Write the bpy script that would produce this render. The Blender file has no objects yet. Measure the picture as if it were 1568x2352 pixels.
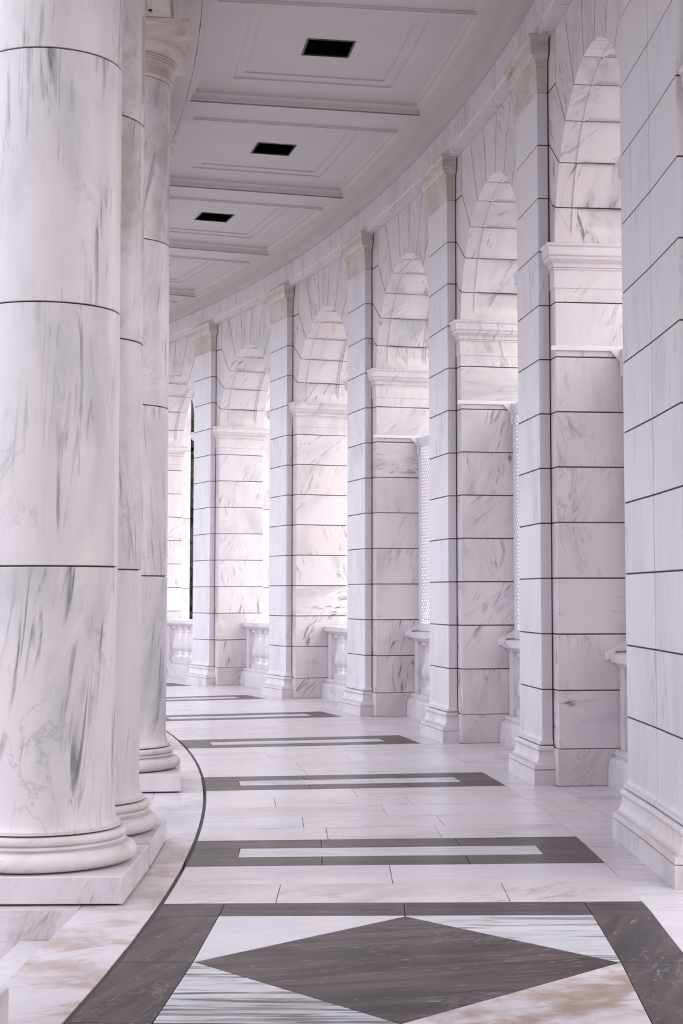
# Curved white marble colonnade: arcade on the right, columns on the left, coffered ceiling.
# World is built in ring coordinates (R, u, z): R metres from the ring's centre, u = bay number, z height.
import bpy, math, random
from mathutils import Vector

A0, DA, RHO = 0.213488, 0.0841518, 45.26586
UM = 3.86                      # metres of arc per bay unit (for texture scale)
C = bpy.context.scene.collection


def W(R, u, z):
    a = A0 + DA * u
    return (R * math.cos(a) - RHO, R * math.sin(a), z)


def ang(u):
    return A0 + DA * u


# ------------------------------------------------------------------ materials
class NT:
    def __init__(s, name):
        s.mat = bpy.data.materials.new(name)
        s.mat.use_nodes = True
        s.t = s.mat.node_tree
        s.t.nodes.clear()
        s.out = s.t.nodes.new('ShaderNodeOutputMaterial')
        s.b = s.t.nodes.new('ShaderNodeBsdfPrincipled')
        s.t.links.new(s.b.outputs[0], s.out.inputs[0])

    def n(s, typ, **kw):
        x = s.t.nodes.new(typ)
        for k, v in kw.items():
            setattr(x, k, v)
        return x

    def set(s, sock, v):
        if isinstance(v, bpy.types.NodeSocket):
            s.t.links.new(v, sock)
        else:
            sock.default_value = v

    def math(s, op, a, b=0.0, clamp=False):
        x = s.n('ShaderNodeMath', operation=op, use_clamp=clamp)
        s.set(x.inputs[0], a)
        s.set(x.inputs[1], b)
        return x.outputs[0]

    def rng(s, v, lo, hi, a=0.0, b=1.0):
        x = s.n('ShaderNodeMapRange', interpolation_type='SMOOTHSTEP')
        s.set(x.inputs[0], v)
        for i, q in enumerate((lo, hi, a, b)):
            s.set(x.inputs[1 + i], q)
        return x.outputs[0]

    def mix(s, f, a, b):
        x = s.n('ShaderNodeMix', data_type='RGBA')
        s.set(x.inputs[0], f)
        for i, q in ((6, a), (7, b)):
            s.set(x.inputs[i], q if isinstance(q, bpy.types.NodeSocket) else (*q, 1))
        return x.outputs[2]

    def noise(s, vec, scale, detail=5.0, rough=.55, dist=0.0):
        x = s.n('ShaderNodeTexNoise')
        s.set(x.inputs['Vector'], vec)
        s.set(x.inputs['Scale'], scale)
        s.set(x.inputs['Detail'], detail)
        s.set(x.inputs['Roughness'], rough)
        s.set(x.inputs['Distortion'], dist)
        return x.outputs[0]

    def scl(s, vec, xyz):
        x = s.n('ShaderNodeVectorMath', operation='MULTIPLY')
        s.set(x.inputs[0], vec)
        x.inputs[1].default_value = xyz
        return x.outputs[0]

    def blockvec(s):
        uv = s.n('ShaderNodeUVMap')
        uv.uv_map = 'uv'
        at = s.n('ShaderNodeAttribute')
        at.attribute_name = 'blk'
        sep = s.n('ShaderNodeSeparateXYZ')
        s.set(sep.inputs[0], uv.outputs[0])
        sc = s.n('ShaderNodeSeparateColor')
        s.set(sc.inputs[0], at.outputs['Color'])
        cm = s.n('ShaderNodeCombineXYZ')
        s.set(cm.inputs[0], sep.outputs[0])
        s.set(cm.inputs[1], sep.outputs[1])
        s.set(cm.inputs[2], s.math('MULTIPLY', at.outputs['Alpha'], 41.0))
        return cm.outputs[0], sc.outputs[0], sc.outputs[1], sc.outputs[2]


def marble(name, cool, warm, rough, grey=(.39, .38, .40), dark=(.115, .115, .12), brown=(.31, .20, .135), ax=10, ay=2.1, lo=.50, hi=.69, mlo=.44, mhi=.64):
    m = NT(name)
    vec, vein, warmth, stain = m.blockvec()
    cloud = m.rng(m.noise(m.scl(vec, (1.3, .5, 1)), 1.6, 4, .6, .4), .42, .72)
    st = m.rng(m.noise(m.scl(vec, (ax, ay, 1)), 1.7, 8, .64, .9), lo, hi)
    st2 = m.rng(m.noise(m.scl(vec, (22, 3.2, 1)), 1.6, 5, .6, .5), .54, .74)
    msk = m.rng(m.noise(m.scl(vec, (2.2, .8, 1)), 1.5, 3, .5, .3), mlo, mhi)
    vn = m.noise(m.scl(vec, (1.5, .65, 1)), 1.25, 7, .62, 1.2)
    vl = m.rng(m.math('ABSOLUTE', m.math('SUBTRACT', vn, .5)), 0.0, .016, 1.0, 0.0)
    vmk = m.rng(m.noise(m.scl(vec, (1.7, 1.1, 1)), .9, 2), .5, .64)
    tint = m.math('ADD', m.math('MULTIPLY', m.noise(vec, .8, 3), .5), m.math('SUBTRACT', warmth, .25), True)
    col = m.mix(tint, cool, warm)
    col = m.mix(m.math('MULTIPLY', m.math('MULTIPLY', cloud, vein), .62), col, grey)
    col = m.mix(m.math('MULTIPLY', m.math('MULTIPLY', st2, vein), .17), col, grey)
    s = m.math('MULTIPLY', m.math('MULTIPLY', st, msk), vein)
    col = m.mix(m.math('MULTIPLY', s, .95, True), col, dark)
    v = m.math('MULTIPLY', m.math('MULTIPLY', vl, vmk), vein)
    col = m.mix(m.math('MULTIPLY', v, .34, True), col, (.24, .22, .23))
    sn = m.rng(m.noise(m.scl(vec, (1.5, 1.3, 1)), 2.1, 7, .62, .3), .44, .64)
    col = m.mix(m.math('MULTIPLY', sn, stain, True), col, brown)
    m.set(m.b.inputs['Base Color'], col)
    m.set(m.b.inputs['Roughness'], m.rng(cloud, 0, 1, rough, rough + .1))
    m.b.inputs['Specular IOR Level'].default_value = .35
    return m.mat


def flat(name, col, rough, spec=.3, nscale=3.0, namt=.06):
    m = NT(name)
    tc = m.n('ShaderNodeTexCoord')
    n = m.noise(tc.outputs['Object'], nscale, 5, .6)
    d = tuple(c * (1 - namt * 3) for c in col)
    m.set(m.b.inputs['Base Color'], m.mix(m.rng(n, .35, .75, 0, .6), col, d))
    m.b.inputs['Roughness'].default_value = rough
    m.b.inputs['Specular IOR Level'].default_value = spec
    return m.mat


WHITE_C, WHITE_W = (.68, .65, .695), (.67, .60, .59)
M_WALL = marble('white_wall_marble', WHITE_C, WHITE_W, .38)
M_FLOOR = marble('white_floor_marble', (.675, .645, .695), (.655, .59, .595), .25, grey=(.40, .375, .395), dark=(.24, .225, .235))
M_STREAK = marble('streaked_floor_marble', (.63, .63, .67), (.62, .58, .60), .26, grey=(.34, .37, .40), dark=(.10, .10, .11), brown=(.22, .145, .095), ax=14, ay=.75, lo=.47, hi=.60, mlo=.38, mhi=.52)
M_SHAFT = marble('column_marble', WHITE_C, WHITE_W, .36, brown=(.29, .245, .20), ax=9, ay=.62, lo=.50, hi=.68, mlo=.44, mhi=.60)
M_CAP = marble('weathered_marble', (.64, .60, .59), (.57, .50, .455), .5, grey=(.40, .365, .335), dark=(.22, .19, .16))


def darkstone():
    m = NT('dark_grey_marble')
    vec, vein, warmth, stain = m.blockvec()
    c = m.mix(m.rng(m.noise(m.scl(vec, (4.5, .45, 1)), 2.2, 6, .62, .5), .36, .62), (.088, .064, .062), (.022, .017, .0165))
    c = m.mix(m.math('MULTIPLY', warmth, .35), c, (.075, .060, .060))
    fl = m.rng(m.noise(m.scl(vec, (15, 5, 1)), 2.0, 3, .55, .6), .635, .72)
    c = m.mix(m.math('MULTIPLY', fl, .55), c, (.33, .29, .29))
    gr = m.rng(m.noise(m.scl(vec, (1.2, .8, 1)), 1.3, 4), .55, .75)
    c = m.mix(m.math('MULTIPLY', gr, .35), c, (.048, .048, .036))
    vn = m.noise(m.scl(vec, (1.8, .5, 1)), 1.2, 6, .6, 1.0)
    vl = m.rng(m.math('ABSOLUTE', m.math('SUBTRACT', vn, .5)), 0.0, .008, 1.0, 0.0)
    c = m.mix(m.math('MULTIPLY', vl, .25), c, (.36, .32, .32))
    m.set(m.b.inputs['Base Color'], c)
    m.b.inputs['Roughness'].default_value = .30
    m.b.inputs['Specular IOR Level'].default_value = .17
    return m.mat


M_DARK = darkstone()
M_JOINT = flat('dark_joint', (.075, .06, .055), .9, .1)
M_FJOINT = flat('floor_joint', (.12, .10, .10), .9, .1)
M_PLASTER = flat('painted_plaster', (.55, .52, .52), .75, .2, 1.2, .02)
M_PAINT = flat('white_painted_wood', (.76, .73, .76), .45, .3, 4, .02)
M_BLACK = flat('black_grille', (.006, .006, .007), .6, .2)
M_VFRAME = flat('dark_vent_frame', (.05, .055, .055), .5, .3)
M_GROUND = flat('pale_paving', (.36, .345, .34), .8, .2, .4, .05)
M_LEAF = flat('dark_evergreen_leaf', (.018, .035, .014), .6, .3, 2, .2)
M_BARK = flat('bark', (.08, .06, .045), .9, .1)

rnd = random.Random(7)


def blk(vein=None, warm=None, stain=0.0, rot=None, lo=.12, hi=1.0):
    """texture identity of one block of stone: vein strength, warmth, stain, seed, uv offset, uv rotation"""
    if vein is None:
        vein = lo + (hi - lo) * rnd.random() ** 1.35
    if warm is None:
        warm = rnd.random() * .55
    if rot is None:
        rot = rnd.uniform(-.55, .55)
    return (vein, warm, stain, rnd.random(), rnd.uniform(0, 60), rnd.uniform(0, 60), rot)


PLAIN = (0, 0, 0, 0, 0, 0, 0)


# ------------------------------------------------------------------ mesh builder
class MB:
    def __init__(s):
        s.v, s.l, s.f, s.uv, s.k, s.m = [], [], [], [], [], []

    def rv(s, R, u, z):
        s.v.append(W(R, u, z))
        s.l.append((u * UM, R, z))
        return len(s.v) - 1

    def wv(s, x, y, z):
        s.v.append((x, y, z))
        s.l.append((x, y, z))
        return len(s.v) - 1

    def face(s, idx, b=PLAIN, mi=0, uv=None):
        if uv is None:
            p = [Vector(s.l[i]) for i in idx]
            n = Vector((0, 0, 0))
            for i in range(len(p)):
                n += p[i].cross(p[(i + 1) % len(p)])
            ax = [abs(c) for c in n]
            if ax[2] >= max(ax[0], ax[1]):
                q = [(a[0], a[1]) for a in p]
            elif ax[1] >= ax[0]:
                q = [(a[0], a[2]) for a in p]
            else:
                q = [(a[1] * 1.0 + a[0], a[2]) for a in p]
        else:
            q = uv
        c, sn = math.cos(b[6]), math.sin(b[6])
        s.f.append(tuple(idx))
        s.uv.append([(x * c - y * sn + b[4], x * sn + y * c + b[5]) for x, y in q])
        s.k.append(b[:4])
        s.m.append(mi)

    def box(s, R0, R1, u0, u1, z0, z1, b=PLAIN, mi=0):
        i = [s.rv(R, u, z) for z in (z0, z1) for (R, u) in ((R0, u0), (R1, u0), (R1, u1), (R0, u1))]
        for q in ((3, 2, 1, 0), (4, 5, 6, 7), (0, 1, 5, 4), (1, 2, 6, 5), (2, 3, 7, 6), (3, 0, 4, 7)):
            s.face([i[j] for j in q], b, mi)

    def loft(s, foot, prof, b=PLAIN, mi=0, cap0=True, cap1=True):
        """foot(off) -> list of (R,u); prof = [(off,z)...] from bottom up"""
        rings = []
        for off, z in prof:
            rings.append([s.rv(R, u, z) for R, u in foot(off)])
        n = len(rings[0])
        for a, c in zip(rings, rings[1:]):
            for j in range(n):
                k = (j + 1) % n
                s.face((a[j], a[k], c[k], c[j]), b, mi)
        if cap0:
            s.face(rings[0][::-1], b, mi)
        if cap1:
            s.face(rings[-1], b, mi)

    def sweep(s, prof, us, b=PLAIN, mi=0, closed=True):
        """profile [(R,z)] swept along the list of bay positions us"""
        rings = [[s.rv(R, u, z) for R, z in prof] for u in us]
        n = len(prof)
        for a, c in zip(rings, rings[1:]):
            for j in range(n if closed else n - 1):
                k = (j + 1) % n
                s.face((a[j], c[j], c[k], a[k]), b, mi)
        if closed:
            s.face(rings[0], b, mi)
            s.face(rings[-1][::-1], b, mi)

    def prism(s, pts, R0, R1, b=PLAIN, mi=0):
        """polygon [(u,z)] extruded from R0 to R1"""
        a = [s.rv(R0, u, z) for u, z in pts]
        c = [s.rv(R1, u, z) for u, z in pts]
        n = len(pts)
        s.face(a, b, mi)
        s.face(c[::-1], b, mi)
        for j in range(n):
            k = (j + 1) % n
            s.face((a[k], a[j], c[j], c[k]), b, mi)

    def slab(s, pts, z0, z1, b=PLAIN, mi=0):
        """polygon [(R,u)] extruded in z"""
        a = [s.rv(R, u, z0) for R, u in pts]
        c = [s.rv(R, u, z1) for R, u in pts]
        n = len(pts)
        s.face(a[::-1], b, mi)
        s.face(c, b, mi)
        for j in range(n):
            k = (j + 1) % n
            s.face((a[j], a[k], c[k], c[j]), b, mi)

    def lathe(s, cx, cy, prof, b=PLAIN, mi=0, seg=56, cap=True, rot=0.0):
        """profile [(r,z)] turned about the vertical through (cx,cy)"""
        rings = []
        for r, z in prof:
            rings.append([s.wv(cx + r * math.cos(rot + 2 * math.pi * j / seg), cy + r * math.sin(rot + 2 * math.pi * j / seg), z) for j in range(seg)])
        run = [0.0]
        for (r0, z0), (r1, z1) in zip(prof, prof[1:]):
            run.append(run[-1] + math.hypot(r1 - r0, z1 - z0))
        rm = max(r for r, z in prof)
        for q, (a, c) in enumerate(zip(rings, rings[1:])):
            for j in range(seg):
                k = (j + 1) % seg
                x0, x1 = 2 * math.pi * rm * j / seg, 2 * math.pi * rm * (j + 1) / seg
                s.face((a[j], a[k], c[k], c[j]), b, mi, [(x0, run[q]), (x1, run[q]), (x1, run[q + 1]), (x0, run[q + 1])])
        if cap:
            for ring, z in ((rings[0][::-1], 0), (rings[-1], 1)):
                s.face(ring, b, mi, [(s.v[i][0] - cx, s.v[i][1] - cy) for i in ring])

    def build(s, name, mats, parent=None, base=None, smooth=False, bevel=0.0):
        if base is None:
            if parent is not None:
                base = parent['_o'] if '_o' in parent else (0, 0, 0)
            else:
                xs, ys, zs = zip(*s.v)
                base = ((min(xs) + max(xs)) / 2, (min(ys) + max(ys)) / 2, min(zs))
        bx, by, bz = base
        me = bpy.data.meshes.new(name)
        me.from_pydata([(x - bx, y - by, z - bz) for x, y, z in s.v], [], s.f)
        uvl = me.uv_layers.new(name='uv')
        uvl.data.foreach_set('uv', [c for face in s.uv for p in face for c in p])
        at = me.color_attributes.new('blk', 'FLOAT_COLOR', 'CORNER')
        at.data.foreach_set('color', [c for face, k in zip(s.f, s.k) for _ in face for c in k])
        for m in (mats if isinstance(mats, (list, tuple)) else [mats]):
            me.materials.append(m)
        me.polygons.foreach_set('material_index', s.m)
        if smooth:
            me.polygons.foreach_set('use_smooth', [True] * len(s.f))
            me.set_sharp_from_angle(angle=math.radians(38))
        me.update()
        o = bpy.data.objects.new(name, me)
        C.objects.link(o)
        if parent is not None:
            o.parent = parent
        else:
            o.location = base
        if bevel:
            bv = o.modifiers.new('bevel', 'BEVEL')
            bv.width = bevel
            bv.segments = 2
            bv.limit_method = 'ANGLE'
            bv.angle_limit = math.radians(50)
            bv.harden_normals = False
        return o


def thing(name, label, cat, base, group=None, rz=0.0):
    o = bpy.data.objects.new(name, None)
    o.empty_display_size = .2
    C.objects.link(o)
    o.location = base
    o.rotation_euler = (0, 0, rz)
    o['label'] = label
    o['category'] = cat
    o['kind'] = 'thing'
    if group:
        o['group'] = group
    o['_o'] = tuple(base)
    return o


def structure(o, label=None, cat=None):
    o['kind'] = 'structure'
    if label:
        o['label'] = label
    if cat:
        o['category'] = cat
    return o


def lin(a, b, n):
    return [a + (b - a) * i / n for i in range(n + 1)]


# ------------------------------------------------------------------ main measures
RK, RO, RW, RS = 43.39, 45.885, 46.315, 46.21      # kerb joint, border line, wall face, pilaster face
ROUT = 47.15                                       # outer end of the arch reveals
COURSE = [.791 + .4685 * i for i in range(12)]     # pilaster joints up to 5.945
ORD = ['nearest', 'second', 'third', 'fourth', 'fifth', 'sixth', 'seventh', 'eighth', 'ninth']
G = .0045                                          # half joint

# ------------------------------------------------------------------ floor
def build_floor():
    m = MB()
    mats = [M_FLOOR, M_DARK, M_STREAK, M_FJOINT, M_WALL]
    g = .0021
    gu = g / UM

    def slab(R0, R1, u0, u1, mi, b, z=0.0):
        m.box(R0 + g, R1 - g, u0 + gu, u1 - gu, -.05, z, b, mi)

    def row(u0, u1, cuts, vein, rot=0.0, warm=None, stain=0.0, mi=0):
        e = [RK + .010] + cuts + [RO]
        for a, c in zip(e, e[1:]):
            slab(a, c, u0, u1, mi, blk(vein * rnd.uniform(.4, 1.35), rnd.uniform(0, .8) if warm is None else warm, stain, rot + rnd.uniform(-.06, .06)))

    # bed under every slab, seen only in the joints
    for u0 in range(-4, 9):
        m.box(RK + .004, RO + .4, u0, u0 + 1, -.06, -.006, PLAIN, 3)
    for k in range(0, 9):
        # dark band with a white inlay, one in front of every pilaster
        ua, ub, ia, ib = k + .012, k + .282, k + .100, k + .190
        j1, j2 = 43.40 + .82 + rnd.uniform(-.05, .05), 45.08
        il, ir = 43.69, 45.565
        for R0, R1 in ((RK + .01, j1), (j1, j2), (j2, RO)):
            slab(R0, R1, ua, ia, 1, blk(.5, None, 0, 0))
            slab(R0, R1, ib, ub, 1, blk(.5, None, 0, 0))
        slab(RK + .01, il, ia, ib, 1, blk(.5, None, 0, 0))
        slab(ir, RO, ia, ib, 1, blk(.5, None, 0, 0))
        slab(il, ir, ia, ib, 2, blk(.45, .1, 0, 0))
        # five rows of white slabs up to the next band
        es = lin(ub, k + 1.012, 5)
        for q, (a, c) in enumerate(zip(es, es[1:])):
            off = rnd.uniform(-.3, .3)
            cuts = [44.15 + off, 45.1 + off * .6] if q % 2 else [44.6 + off]
            if k == 0 and q == 0:
                row(a, c, [44.25, 45.0], .55, 0, .35, .12)
            else:
                row(a, c, cuts, .5, 0)
    # two rows before the diamond panel
    row(-.150, .012, [44.60], .42, .05, .25)
    row(-.298, -.150, [43.98, 45.20], .75, .7, .45, .10)
    # dark frame and diamond panel, bay by bay towards the viewer
    for (u1, u0) in ((-.298, -1.19), (-1.19, -2.08), (-2.08, -2.97)):
        f1, n1 = u1, u1 - .090               # far strip
        pa, pb = n1, u0 + .26                # panel far / near
        il, ir = 43.717, 45.582
        mid, um = 44.645, (pa + pb) / 2
        for R0, R1 in ((RK + .01, il), (il, mid), (mid, ir), (ir, RO)):
            slab(R0, R1, n1, f1, 1, blk(.6, None, 0, 0))
        for a, c in ((n1, um), (um, pb), (pb, u0)):
            slab(RK + .01, il, c, a, 1, blk(.6, .5, 0, 1.3))
            slab(ir, RO, c, a, 1, blk(.6, .5, 0, 1.3))
        slab(il, mid, pb - .09, pb, 1, blk(.6, None, 0, 0))
        slab(mid, ir, pb - .09, pb, 1, blk(.6, None, 0, 0))
        slab(il, ir, u0, pb - .09, 0, blk(.5, None, 0, 0))
        e = .003
        eu = e / UM
        T, L, Rr, B = (mid, pa - .006), (il + .008, um), (ir - .008, um), (mid, pb + .004)
        m.slab([(T[0], T[1] - eu), (L[0] + e, L[1]), (B[0], B[1] + eu), (Rr[0] - e, Rr[1])], -.05, 0, blk(.8, .1, 0, .28), 1)
        m.slab([(il + g, pa - gu), (il + g, um + eu), (L[0], L[1] + eu), (T[0] - e, T[1]), (T[0] - e, pa - gu)], -.05, 0, blk(.35, .05, 0, .5), 0)
        m.slab([(ir - g, pa - gu), (T[0] + e, pa - gu), (T[0] + e, T[1]), (Rr[0], Rr[1] + eu), (ir - g, um + eu)], -.05, 0, blk(.9, .25, 0, 0), 2)
        m.slab([(il + g, pb + gu), (B[0] - e, pb + gu), (B[0] - e, B[1]), (L[0], L[1] - eu), (il + g, um - eu)], -.05, 0, blk(1.2, .1, .30, 0), 2)
        m.slab([(ir - g, pb + gu), (ir - g, um - eu), (Rr[0], Rr[1] - eu), (B[0] + e, B[1]), (B[0] + e, pb + gu)], -.05, 0, blk(.6, .3, .9, .4), 0)
    # border along the arcade, then the slabs inside the openings
    u = -3.0
    while u < 9:
        w = [.20, .25, .31][rnd.randrange(3)]
        if u < -.40:
            w = .44
        slab(RO, 46.30, u, u + w, 0, blk(.75, rnd.uniform(.1, .7), .06, 0))
        u += w
    for k in range(-1, 8):
        for a, c in ((.300, .53), (.53, .76), (.76, .984)):
            slab(46.30, 47.4, k + a, k + c, 0, blk(.8, .4, .08, .3))
    o = m.build('floor', mats)
    structure(o, 'white marble floor with dark stone bands, white inlays and a large dark diamond', 'floor')


build_floor()

# kerb slabs on the column side, podiums under the columns, steps going down
def build_kerb():
    m = MB()
    us = []
    u = -3.0
    cuts = sorted([-1.26, -.957, -.343, .0, .288, .98, 1.29, 1.99, 2.30, 2.99, 3.30, 3.99, 4.3, 4.99, 5.3, 6, 6.5, 7, 7.5, 8] + [-3.0, -2.4, -1.8, .64, 1.64, 2.64, 3.64, 4.64])
    for a, c in zip(cuts, cuts[1:]):
        n = max(1, int((c - a) / .16))
        b = blk(rnd.uniform(.5, .9), rnd.uniform(.3, .8), rnd.uniform(.12, .4), rnd.uniform(-1, 1))
        if -.36 > a > -1.0:
            b = (.55, .35, .62, .31, 3.1, 8.2, .6)
        elif .28 < a < .9:
            b = (1.0, .05, .05, .77, 5.2, 1.2, .9)
        elif -.1 < a < .2 or -.4 < a < -.3:
            b = blk(.6, .9, .55, 1.5)
        e = .0018 / UM
        uu = lin(a + e, c - e, n)
        for p, q in zip(uu, uu[1:]):
            m.box(42.99, RK - .012, p, q, -.15, 0, b)
    for a in lin(-3, 8, 40)[:-1]:
        m.box(43.0, RK + .02, a, a + .275, -.14, -.02, PLAIN, 1)
    o = m.build('kerb', [M_FLOOR, M_JOINT])
    structure(o, 'curved marble kerb between the columns and the dark floor joint', 'kerb')


build_kerb()


def build_steps():
    spans = [(-3.0, -1.265), (-.952, -.345), (.305, .965), (1.295, 1.97), (2.30, 2.97), (3.30, 3.97), (4.30, 8)]
    for i, (a, c) in enumerate(spans):
        for j, (R0, R1, z) in enumerate(((42.70, 43.0, -.15), (42.41, 42.71, -.30), (42.12, 42.42, -.45))):
            m = MB()
            n = max(2, int((c - a) / .2))
            uu = lin(a, c, n)
            b = blk(.5, .2, .08, .9)
            for p, q in zip(uu, uu[1:]):
                m.box(R0, R1, p, q, -.62, z - .001 * j, b)
            o = m.build('step', M_FLOOR)
            structure(o)
    for a, c in ((-1.262, -.955), (-.343, .302), (.968, 1.292), (1.975, 2.297), (2.975, 3.297), (3.975, 4.297)):
        m = MB()
        n = max(1, int((c - a) / .3))
        uu = lin(a, c, n)
        for p, q in zip(uu, uu[1:]):
            m.box(42.02, 42.985, p, q - .001, -.62, 0, blk(.8, .55, .25, .5))
        o = m.build('podium', M_FLOOR)
        structure(o)


build_steps()

# ------------------------------------------------------------------ columns
RAX = 42.677


def arcprof(r0, z0, r1, z1, bulge, n=8):
    """points along a half-round moulding from (r0,z0) to (r1,z1)"""
    pts = []
    for i in range(n + 1):
        t = i / n
        pts.append((r0 + (r1 - r0) * t + bulge * math.sin(math.pi * t), z0 + (z1 - z0) * (1 - math.cos(math.pi * t)) / 2))
    return pts


def build_column(u, label, tones):
    bx, by, _ = W(RAX, u, 0)
    t = thing('marble_column', label, 'column', (bx, by, 0), 'columns on the left of the walkway')
    hu = .523 / RAX / DA

    def foot(off):
        h = .523 - off
        w = h / RAX / DA
        return [(RAX - h, u - w), (RAX + h, u - w), (RAX + h, u + w), (RAX - h, u + w)]
    m = MB()
    m.loft(foot, [(.0, .010), (0, .150)], blk(.6, .45, .12, .4))
    m.loft(lambda o: foot(.03), [(0, 0), (0, .012)], PLAIN, 1)
    m.build('plinth', [M_FLOOR, M_JOINT], t, bevel=.006)
    m = MB()
    prof = [(.44, .150)] + arcprof(.462, .156, .455, .252, .055, 12) + [(.440, .254), (.440, .262)] + \
        arcprof(.449, .264, .449, .282, .006, 4) + [(.438, .283), (.438, .287)] + arcprof(.446, .289, .441, .330, .014, 6) + [(.425, .331)]
    m.lathe(bx, by, prof, blk(.6, .6, .15, 1.3), 0, 72)
    m.build('base', [M_CAP if False else M_WALL], t, smooth=True)
    m = MB()
    zs = [.338, 1.75, 3.17, 4.57, 5.968]
    rs = lambda z: .392 - .013 * max(0, (z - 1.6) / 4.4) ** 1.3
    for i, (a, c) in enumerate(zip(zs, zs[1:])):
        p = []
        if i == 0:
            p += [(.36, a), (.424, a + .002), (.424, a + .018)]
            for j in range(7):
                q = j / 6 * math.pi / 2
                p.append((.424 - .006 - .026 * math.sin(q), a + .02 + .10 * (1 - math.cos(q))))
        else:
            p += [(.36, a + .004), (rs(a) - .003, a + .004), (rs(a), a + .007)]
        p += [(rs(a + (c - a) * f), a + (c - a) * f) for f in ((.1, .35, .6, .85) if i else (.2, .4, .6, .85))]
        p += [(rs(c), c - .007), (rs(c) - .003, c - .004), (.36, c - .004)]
        m.lathe(bx, by, p, blk(*tones[i]), 0, 88)
    m.lathe(bx, by, [(.378, .334), (.366, 5.97)], PLAIN, 1, 48)
    m.build('shaft', [M_SHAFT, M_JOINT], t, smooth=True)
    m = MB()
    p = [(.37, 5.966)] + arcprof(.392, 5.972, .392, 6.006, .012, 6) + [(.383, 6.008), (.383, 6.02), (.380, 6.035), (.380, 6.105)]
    for a in (6.110, 6.128, 6.146):
        p += [(.386 + (a - 6.11) * .6, a)] + arcprof(.393 + (a - 6.11) * .7, a + .001, .396 + (a - 6.11) * .7, a + .014, .007, 4)
    for j in range(9):
        q = j / 8 * math.pi / 2
        p.append((.418 + .090 * math.sin(q), 6.166 + .094 * (1 - math.cos(q)) ** .8))
    m.lathe(bx, by, p, blk(.7, .9, .22, 1.4), 0, 72)

    def fa(off):
        return foot(.008 - off)
    m.loft(fa, [(0, 6.258), (0, 6.345), (.010, 6.352), (.028, 6.366), (.028, 6.398)], blk(.8, 1.0, .45, 0))
    m.build('capital', M_CAP, t, smooth=True)
    return t


build_column(-1.101, 'marble column whose square plinth corner shows in the lower left picture corner', [(.5, .3, 0, 0)] * 4)
build_column(-.168, 'largest marble column, at the left edge beside the steps', [(1.0, .6, .05, .12), (.9, .55, .06, .02), (.9, .5, .04, 0), (.95, .5, .10, .05)])
build_column(.144, 'marble column squeezed behind the largest one, its plinth touching that plinth', [(.4, .6, .08, .1), (.9, .6, .2, -.1), (1.0, .7, .55, .1), (1.0, .75, .70, .2)])
build_column(1.132, 'slim far marble column with its capital showing under the ceiling', [(1.3, .35, .05, .2), (.7, .35, .05, -.1), (.8, .45, .15, .15), (.95, .6, .45, .25)])
build_column(2.14, 'hidden marble column of which only a capital corner peeps out behind the slim far column', [(.5, .4, .1, 0)] * 4)
build_column(3.14, 'farthest marble column, standing hidden behind the slim far column', [(.5, .4, .1, 0)] * 4)


def build_left_entablature():
    m = MB()
    ax = [-3.2, -2.1, -1.101, -.168, .144, 1.132, 2.14, 3.14, 4.14, 5.14, 6.14, 7.5]
    R0, R1 = 42.29, 43.065
    for a, c in zip(ax, ax[1:]):
        g = .004 / UM
        a, c = a + g, c - g
        n = max(1, int((c - a) / .35))
        uu = lin(a, c, n)
        b = blk(.7, .6, .2, 1.4)
        for p, q in zip(uu, uu[1:]):
            m.box(R0, R1, p, q, 6.46, 6.86, b)
        # soffit frame and two stepped recesses
        m_u = .17
        if c - a < .5:
            for p, q in zip(uu, uu[1:]):
                m.box(R0, R1, p, q, 6.402, 6.462, b)
            continue
        for p, q in zip(uu, uu[1:]):
            m.box(R1 - .145, R1, p, q, 6.402, 6.462, b)
            m.box(R0, R0 + .145, p, q, 6.402, 6.462, b)
            m.box(R1 - .18, R1 - .14, p, q, 6.424, 6.462, b)
            m.box(R0 + .14, R0 + .18, p, q, 6.424, 6.462, b)
        for p, q in ((a, a + m_u), (c - m_u, c)):
            m.box(R0 + .10, R1 - .10, p, q, 6.4021, 6.462, b)
        for p, q in ((a + m_u - .005, a + m_u + .010), (c - m_u - .010, c - m_u + .005)):
            m.box(R0 + .15, R1 - .15, p, q, 6.424, 6.462, b)
        for p, q in zip(uu, uu[1:]):
            m.box(R1 - .01, R1 + .015, p, q, 6.60, 6.84, b)
    o = m.build('trim_1', M_CAP)
    structure(o, 'marble lintel course carried by the columns, with recessed panels underneath', 'lintel')
    m = MB()
    for k in range(-4, 8):
        for a, c in ((.052, .251), (.251, 1.052)):
            e = .0016 / UM
            m.sweep([(43.06, 6.82), (43.085, 6.822), (43.10, 6.845), (43.12, 6.85), (43.14, 6.88), (43.17, 6.893), (43.17, 6.90), (43.333, 6.9), (43.333, 7.0), (43.06, 7.0)], lin(k + a + e, k + c - e, 3))
    o = m.build('trim_2', M_PLASTER, smooth=False)
    structure(o, 'painted plaster cornice along the column side of the ceiling', 'cornice')


build_left_entablature()

# ------------------------------------------------------------------ arcade: pilasters, piers, arches
PIL_LAB = [
    'nearest and widest pilaster, at the right picture edge, with a joint down its middle',
    'second pilaster from the camera, dying into the wall just left of the widest one',
    'third pilaster from the camera, between two bays closed by white lattice',
    'fourth pilaster from the camera, where the lattice screens end',
    'fifth pilaster from the camera, between two open balustraded arches',
    'sixth pilaster from the camera, slim in the distance beside the dark tree',
    'seventh pilaster from the camera, hidden behind the slim far column']


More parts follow.
